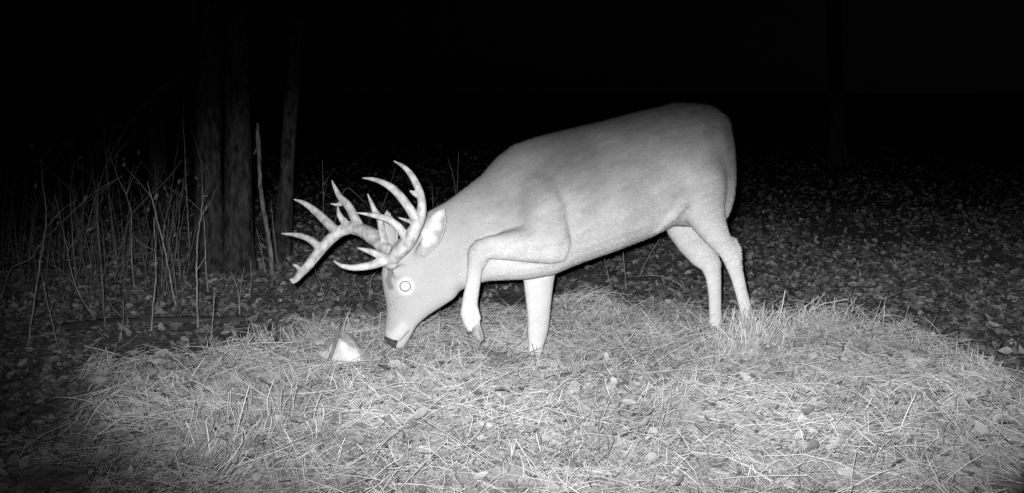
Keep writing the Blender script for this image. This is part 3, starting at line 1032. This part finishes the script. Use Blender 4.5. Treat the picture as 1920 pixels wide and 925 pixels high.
# ------------------------------------------------------------------ straw
def straws(c, dirv, L, w, bend, tone):
    """three-sided bent stalks, four rings each"""
    n = len(c)
    dirv = dirv / np.linalg.norm(dirv, axis=1, keepdims=True)
    s1 = np.cross(dirv, np.array([.13, .21, 1.0])); s1 /= np.linalg.norm(s1, axis=1, keepdims=True) + 1e-9
    s2 = np.cross(dirv, s1)
    K = 4
    rings = []
    for j in range(K):
        u = j / (K - 1) - .5
        p = c + dirv * (L * u)[:, None] + bend * (4 * u * u - .5)[..., None] if np.ndim(u) else c + dirv * (L * u)[:, None] + bend * (4 * u * u - .4)
        ww = w * (1 - .35 * abs(2 * u))
        for k in range(3):
            a = 2.094 * k + .5
            rings.append(p + s1 * (ww * math.cos(a))[:, None] + s2 * (ww * .6 * math.sin(a))[:, None])
    V = np.stack(rings, 1)
    q = []
    for j in range(K - 1):
        for k in range(3):
            q.append((j * 3 + k, j * 3 + (k + 1) % 3, j * 3 + 3 + (k + 1) % 3, j * 3 + 3 + k))
    q = np.array(q)
    F = (np.arange(n)[:, None, None] * 12 + q[None]).reshape(-1, 4)
    return V.reshape(-1, 3), F, np.repeat(tone, 12)


def field(n, lr, wr, tilt, lift, tr, spread, thr=.12, xr=(-2.1, 2.9), yr=(3.1, 6.6)):
    x = rng.uniform(*xr, n); y = rng.uniform(*yr, n)
    k = straw_mask(x, y) > thr + rng.random(n) * .6
    x, y = x[k], y[k]; n = len(x)
    L = lr[0] + (lr[1] - lr[0]) * rng.random(n) ** 1.8
    w = rng.uniform(*wr, n)
    th = 2 * math.pi * fbm(x * 1.1 + 30, y * 1.4 + 12, 2) * 1.6 + rng.normal(0, spread, n)
    e = .002
    ph = rng.normal(0, tilt, n)
    sx = (height(x + .03, y) - height(x - .03, y)) / .06; sy = (height(x, y + .03) - height(x, y - .03)) / .06
    dv = np.stack([np.cos(th), np.sin(th), np.cos(th) * sx + np.sin(th) * sy + np.tan(np.clip(ph, -1.2, 1.2))], 1)
    z = height(x, y) + rng.uniform(0, 1, n) ** 1.3 * lift + np.abs(np.sin(ph)) * L * .3
    bend = np.stack([rng.normal(0, .06, n), rng.normal(0, .06, n), -np.abs(rng.normal(0, .05, n))], 1) * L[:, None]
    t = tr[0] + (tr[1] - tr[0]) * rng.random(n) ** 1.3
    t = t * (.6 + .32 * sstep(.3, .68, fbm(x * 2.1 + 60, y * 2.6 + 31, 3)))
    return straws(np.stack([x, y, z], 1), dv, L, w, bend, t)


parts = [
    field(52000, (.012, .05), (.0016, .0034), .4, .045, (.36, .66), 1.2),
    field(26000, (.025, .10), (.0014, .0026), .36, .05, (.38, .82), .8),
    field(13000, (.07, .22), (.0015, .0028), .26, .06, (.5, .9), .75),
    field(2200, (.16, .38), (.0018, .0032), .2, .075, (.65, .92), .9),
    field(2600, (.05, .15), (.0016, .0028), .8, .05, (.5, .9), 1.5),
    field(2400, (.04, .2), (.0014, .0024), .3, .03, (.25, .6), 1.5, thr=-.4, xr=(-2.8, 3.4)),
]
# thick standing tufts
def tuft(px_, py_, n, hh, rad_, spread=.45):
    p, d = gpoint(px_, py_)
    x = p[0] + rng.normal(0, rad_, n); y = p[1] + rng.normal(0, rad_ * .6, n)
    L = rng.uniform(.45, 1, n) * hh
    dv = np.stack([rng.normal(0, spread, n), rng.normal(0, spread, n), np.ones(n)], 1)
    dv /= np.linalg.norm(dv, axis=1, keepdims=True)
    c = np.stack([x, y, height(x, y)], 1) + dv * (L * .42)[:, None]
    bend = np.stack([rng.normal(0, .08, n), rng.normal(0, .08, n), np.zeros(n)], 1) * L[:, None]
    return straws(c, dv, L, rng.uniform(.0016, .0028, n), bend, rng.uniform(.38, .75, n))


rim = []
for xx in range(430, 1830, 34):
    yy = np.interp(xx, [430, 600, 760, 1000, 1150, 1300, 1650, 1750, 1830], [668, 640, 640, 640, 606, 612, 612, 655, 700])
    rim.append((xx + random.uniform(-14, 14), yy + random.uniform(-6, 14), random.randint(8, 26), random.uniform(.09, .2), random.uniform(.05, .13), random.uniform(.6, 1.5)))
for k in range(60):
    rim.append((random.uniform(260, 1850), random.uniform(690, 915), random.randint(6, 22), random.uniform(.08, .17), random.uniform(.04, .12), random.uniform(.5, 1.4)))
for a in rim + [(1408, 642, 120, .2, .09), (1450, 636, 60, .17, .1), (1345, 646, 30, .09, .07), (1000, 706, 30, .07, .06), (1045, 716, 34, .12, .07), (1130, 706, 30, .1, .1), (470, 830, 46, .22, .16), (385, 850, 30, .18, .12), (500, 650, 24, .14, .08), (1570, 622, 60, .1, .12, .9), (1640, 628, 50, .1, .12, .9), (1205, 700, 26, .12, .08),
          (820, 690, 60, .14, .12, .9), (1240, 615, 40, .08, .15, .8), (1060, 620, 30, .1, .12, .8), (1740, 660, 30, .12, .1, .8), (560, 700, 30, .1, .15, .8), (330, 735, 30, .12, .15, .8), (760, 650, 30, .09, .1, .9)]:
    parts.append(tuft(*a))
# single long stalks that stand out
LONG = [((466, 726), (438, 832)), ((383, 672), (355, 712)), ((349, 789), (367, 840)), ((387, 789), (395, 868)), ((442, 852), (406, 899)), ((513, 739), (631, 733)), ((203, 781), (262, 773)), ((533, 805), (560, 856)), ((647, 820), (627, 868)), ((1472, 546), (1456, 627)), ((1745, 625), (1808, 678)), ((1715, 741), (1680, 822)), ((1450, 770), (1515, 802)), ((1310, 780), (1395, 800)), ((1460, 698), (1550, 706)), ((1590, 762), (1720, 762)), ((1620, 637), (1690, 660)), ((1700, 830), (1590, 866)), ((1790, 843), (1680, 876)), ((1420, 890), (1510, 925)), ((930, 745), (800, 765)), ((1055, 730), (1042, 770)), ((640, 765), (735, 705)), ((1408, 872), (1398, 912)), ((1410, 872), (1424, 902)), ((1240, 640), (1320, 632)), ((1130, 790), (1200, 797)), ((1658, 573), (1658, 616)), ((1030, 598), (1180, 580)), ((975, 646), (945, 668)), ((160, 835), (240, 775)), ((690, 770), (640, 800)), ((820, 640), (868, 660))]
cc, dd_, LL, ww = [], [], [], []
for a, b in LONG:
    d1 = gpoint(*a)[1] if a[1] > b[1] else None
    lo, hi = (a, b) if a[1] > b[1] else (b, a)
    pl, dl = gpoint(*lo)
    steep = abs(hi[0] - lo[0]) < 1.3 * abs(hi[1] - lo[1])
    A = W(lo[0], lo[1], dl - .05); B = W(hi[0], hi[1], (dl - .03) if steep else gpoint(*hi)[1] - .07)
    cc.append((A + B) / 2); dd_.append(B - A); LL.append(np.linalg.norm(B - A)); ww.append(random.uniform(.0026, .004))
cc = np.array(cc); dd_ = np.array(dd_); LL = np.array(LL)
parts.append(straws(cc, dd_, LL, np.array(ww), np.stack([rng.normal(0, .02, len(cc)), np.zeros(len(cc)), rng.normal(0, .03, len(cc))], 1) * LL[:, None], np.full(len(cc), .74)))
off = 0; vs, fs, ts = [], [], []
for v, f, t in parts:
    vs.append(v); fs.append(f + off); ts.append(t); off += len(v)
o = fast_mesh('straw', np.concatenate(vs), np.concatenate(fs), M_straw, np.concatenate(ts))
tag(o, 'bright trampled straw heaped under the deer', 'straw', None, 'stuff')

# a pale bare stick and a few big leaves lying on the straw
mb = MB()
gp = []
for x, y in ((1039, 888), (1062, 882), (1086, 880), (1115, 884), (1148, 890)):
    p, d = gpoint(x, y); gp.append(W(x, y, d - .1))
P, r_ = spline(gp, [.003, .005, .0055, .0055, .003], 5)
mb.tube(P, r_, 7, wob=.15)
o = mb.build('stick', M_antler); tag(o, 'pale curved stick lying on the straw in front of the deer', 'stick', 'sticks on the forest floor')
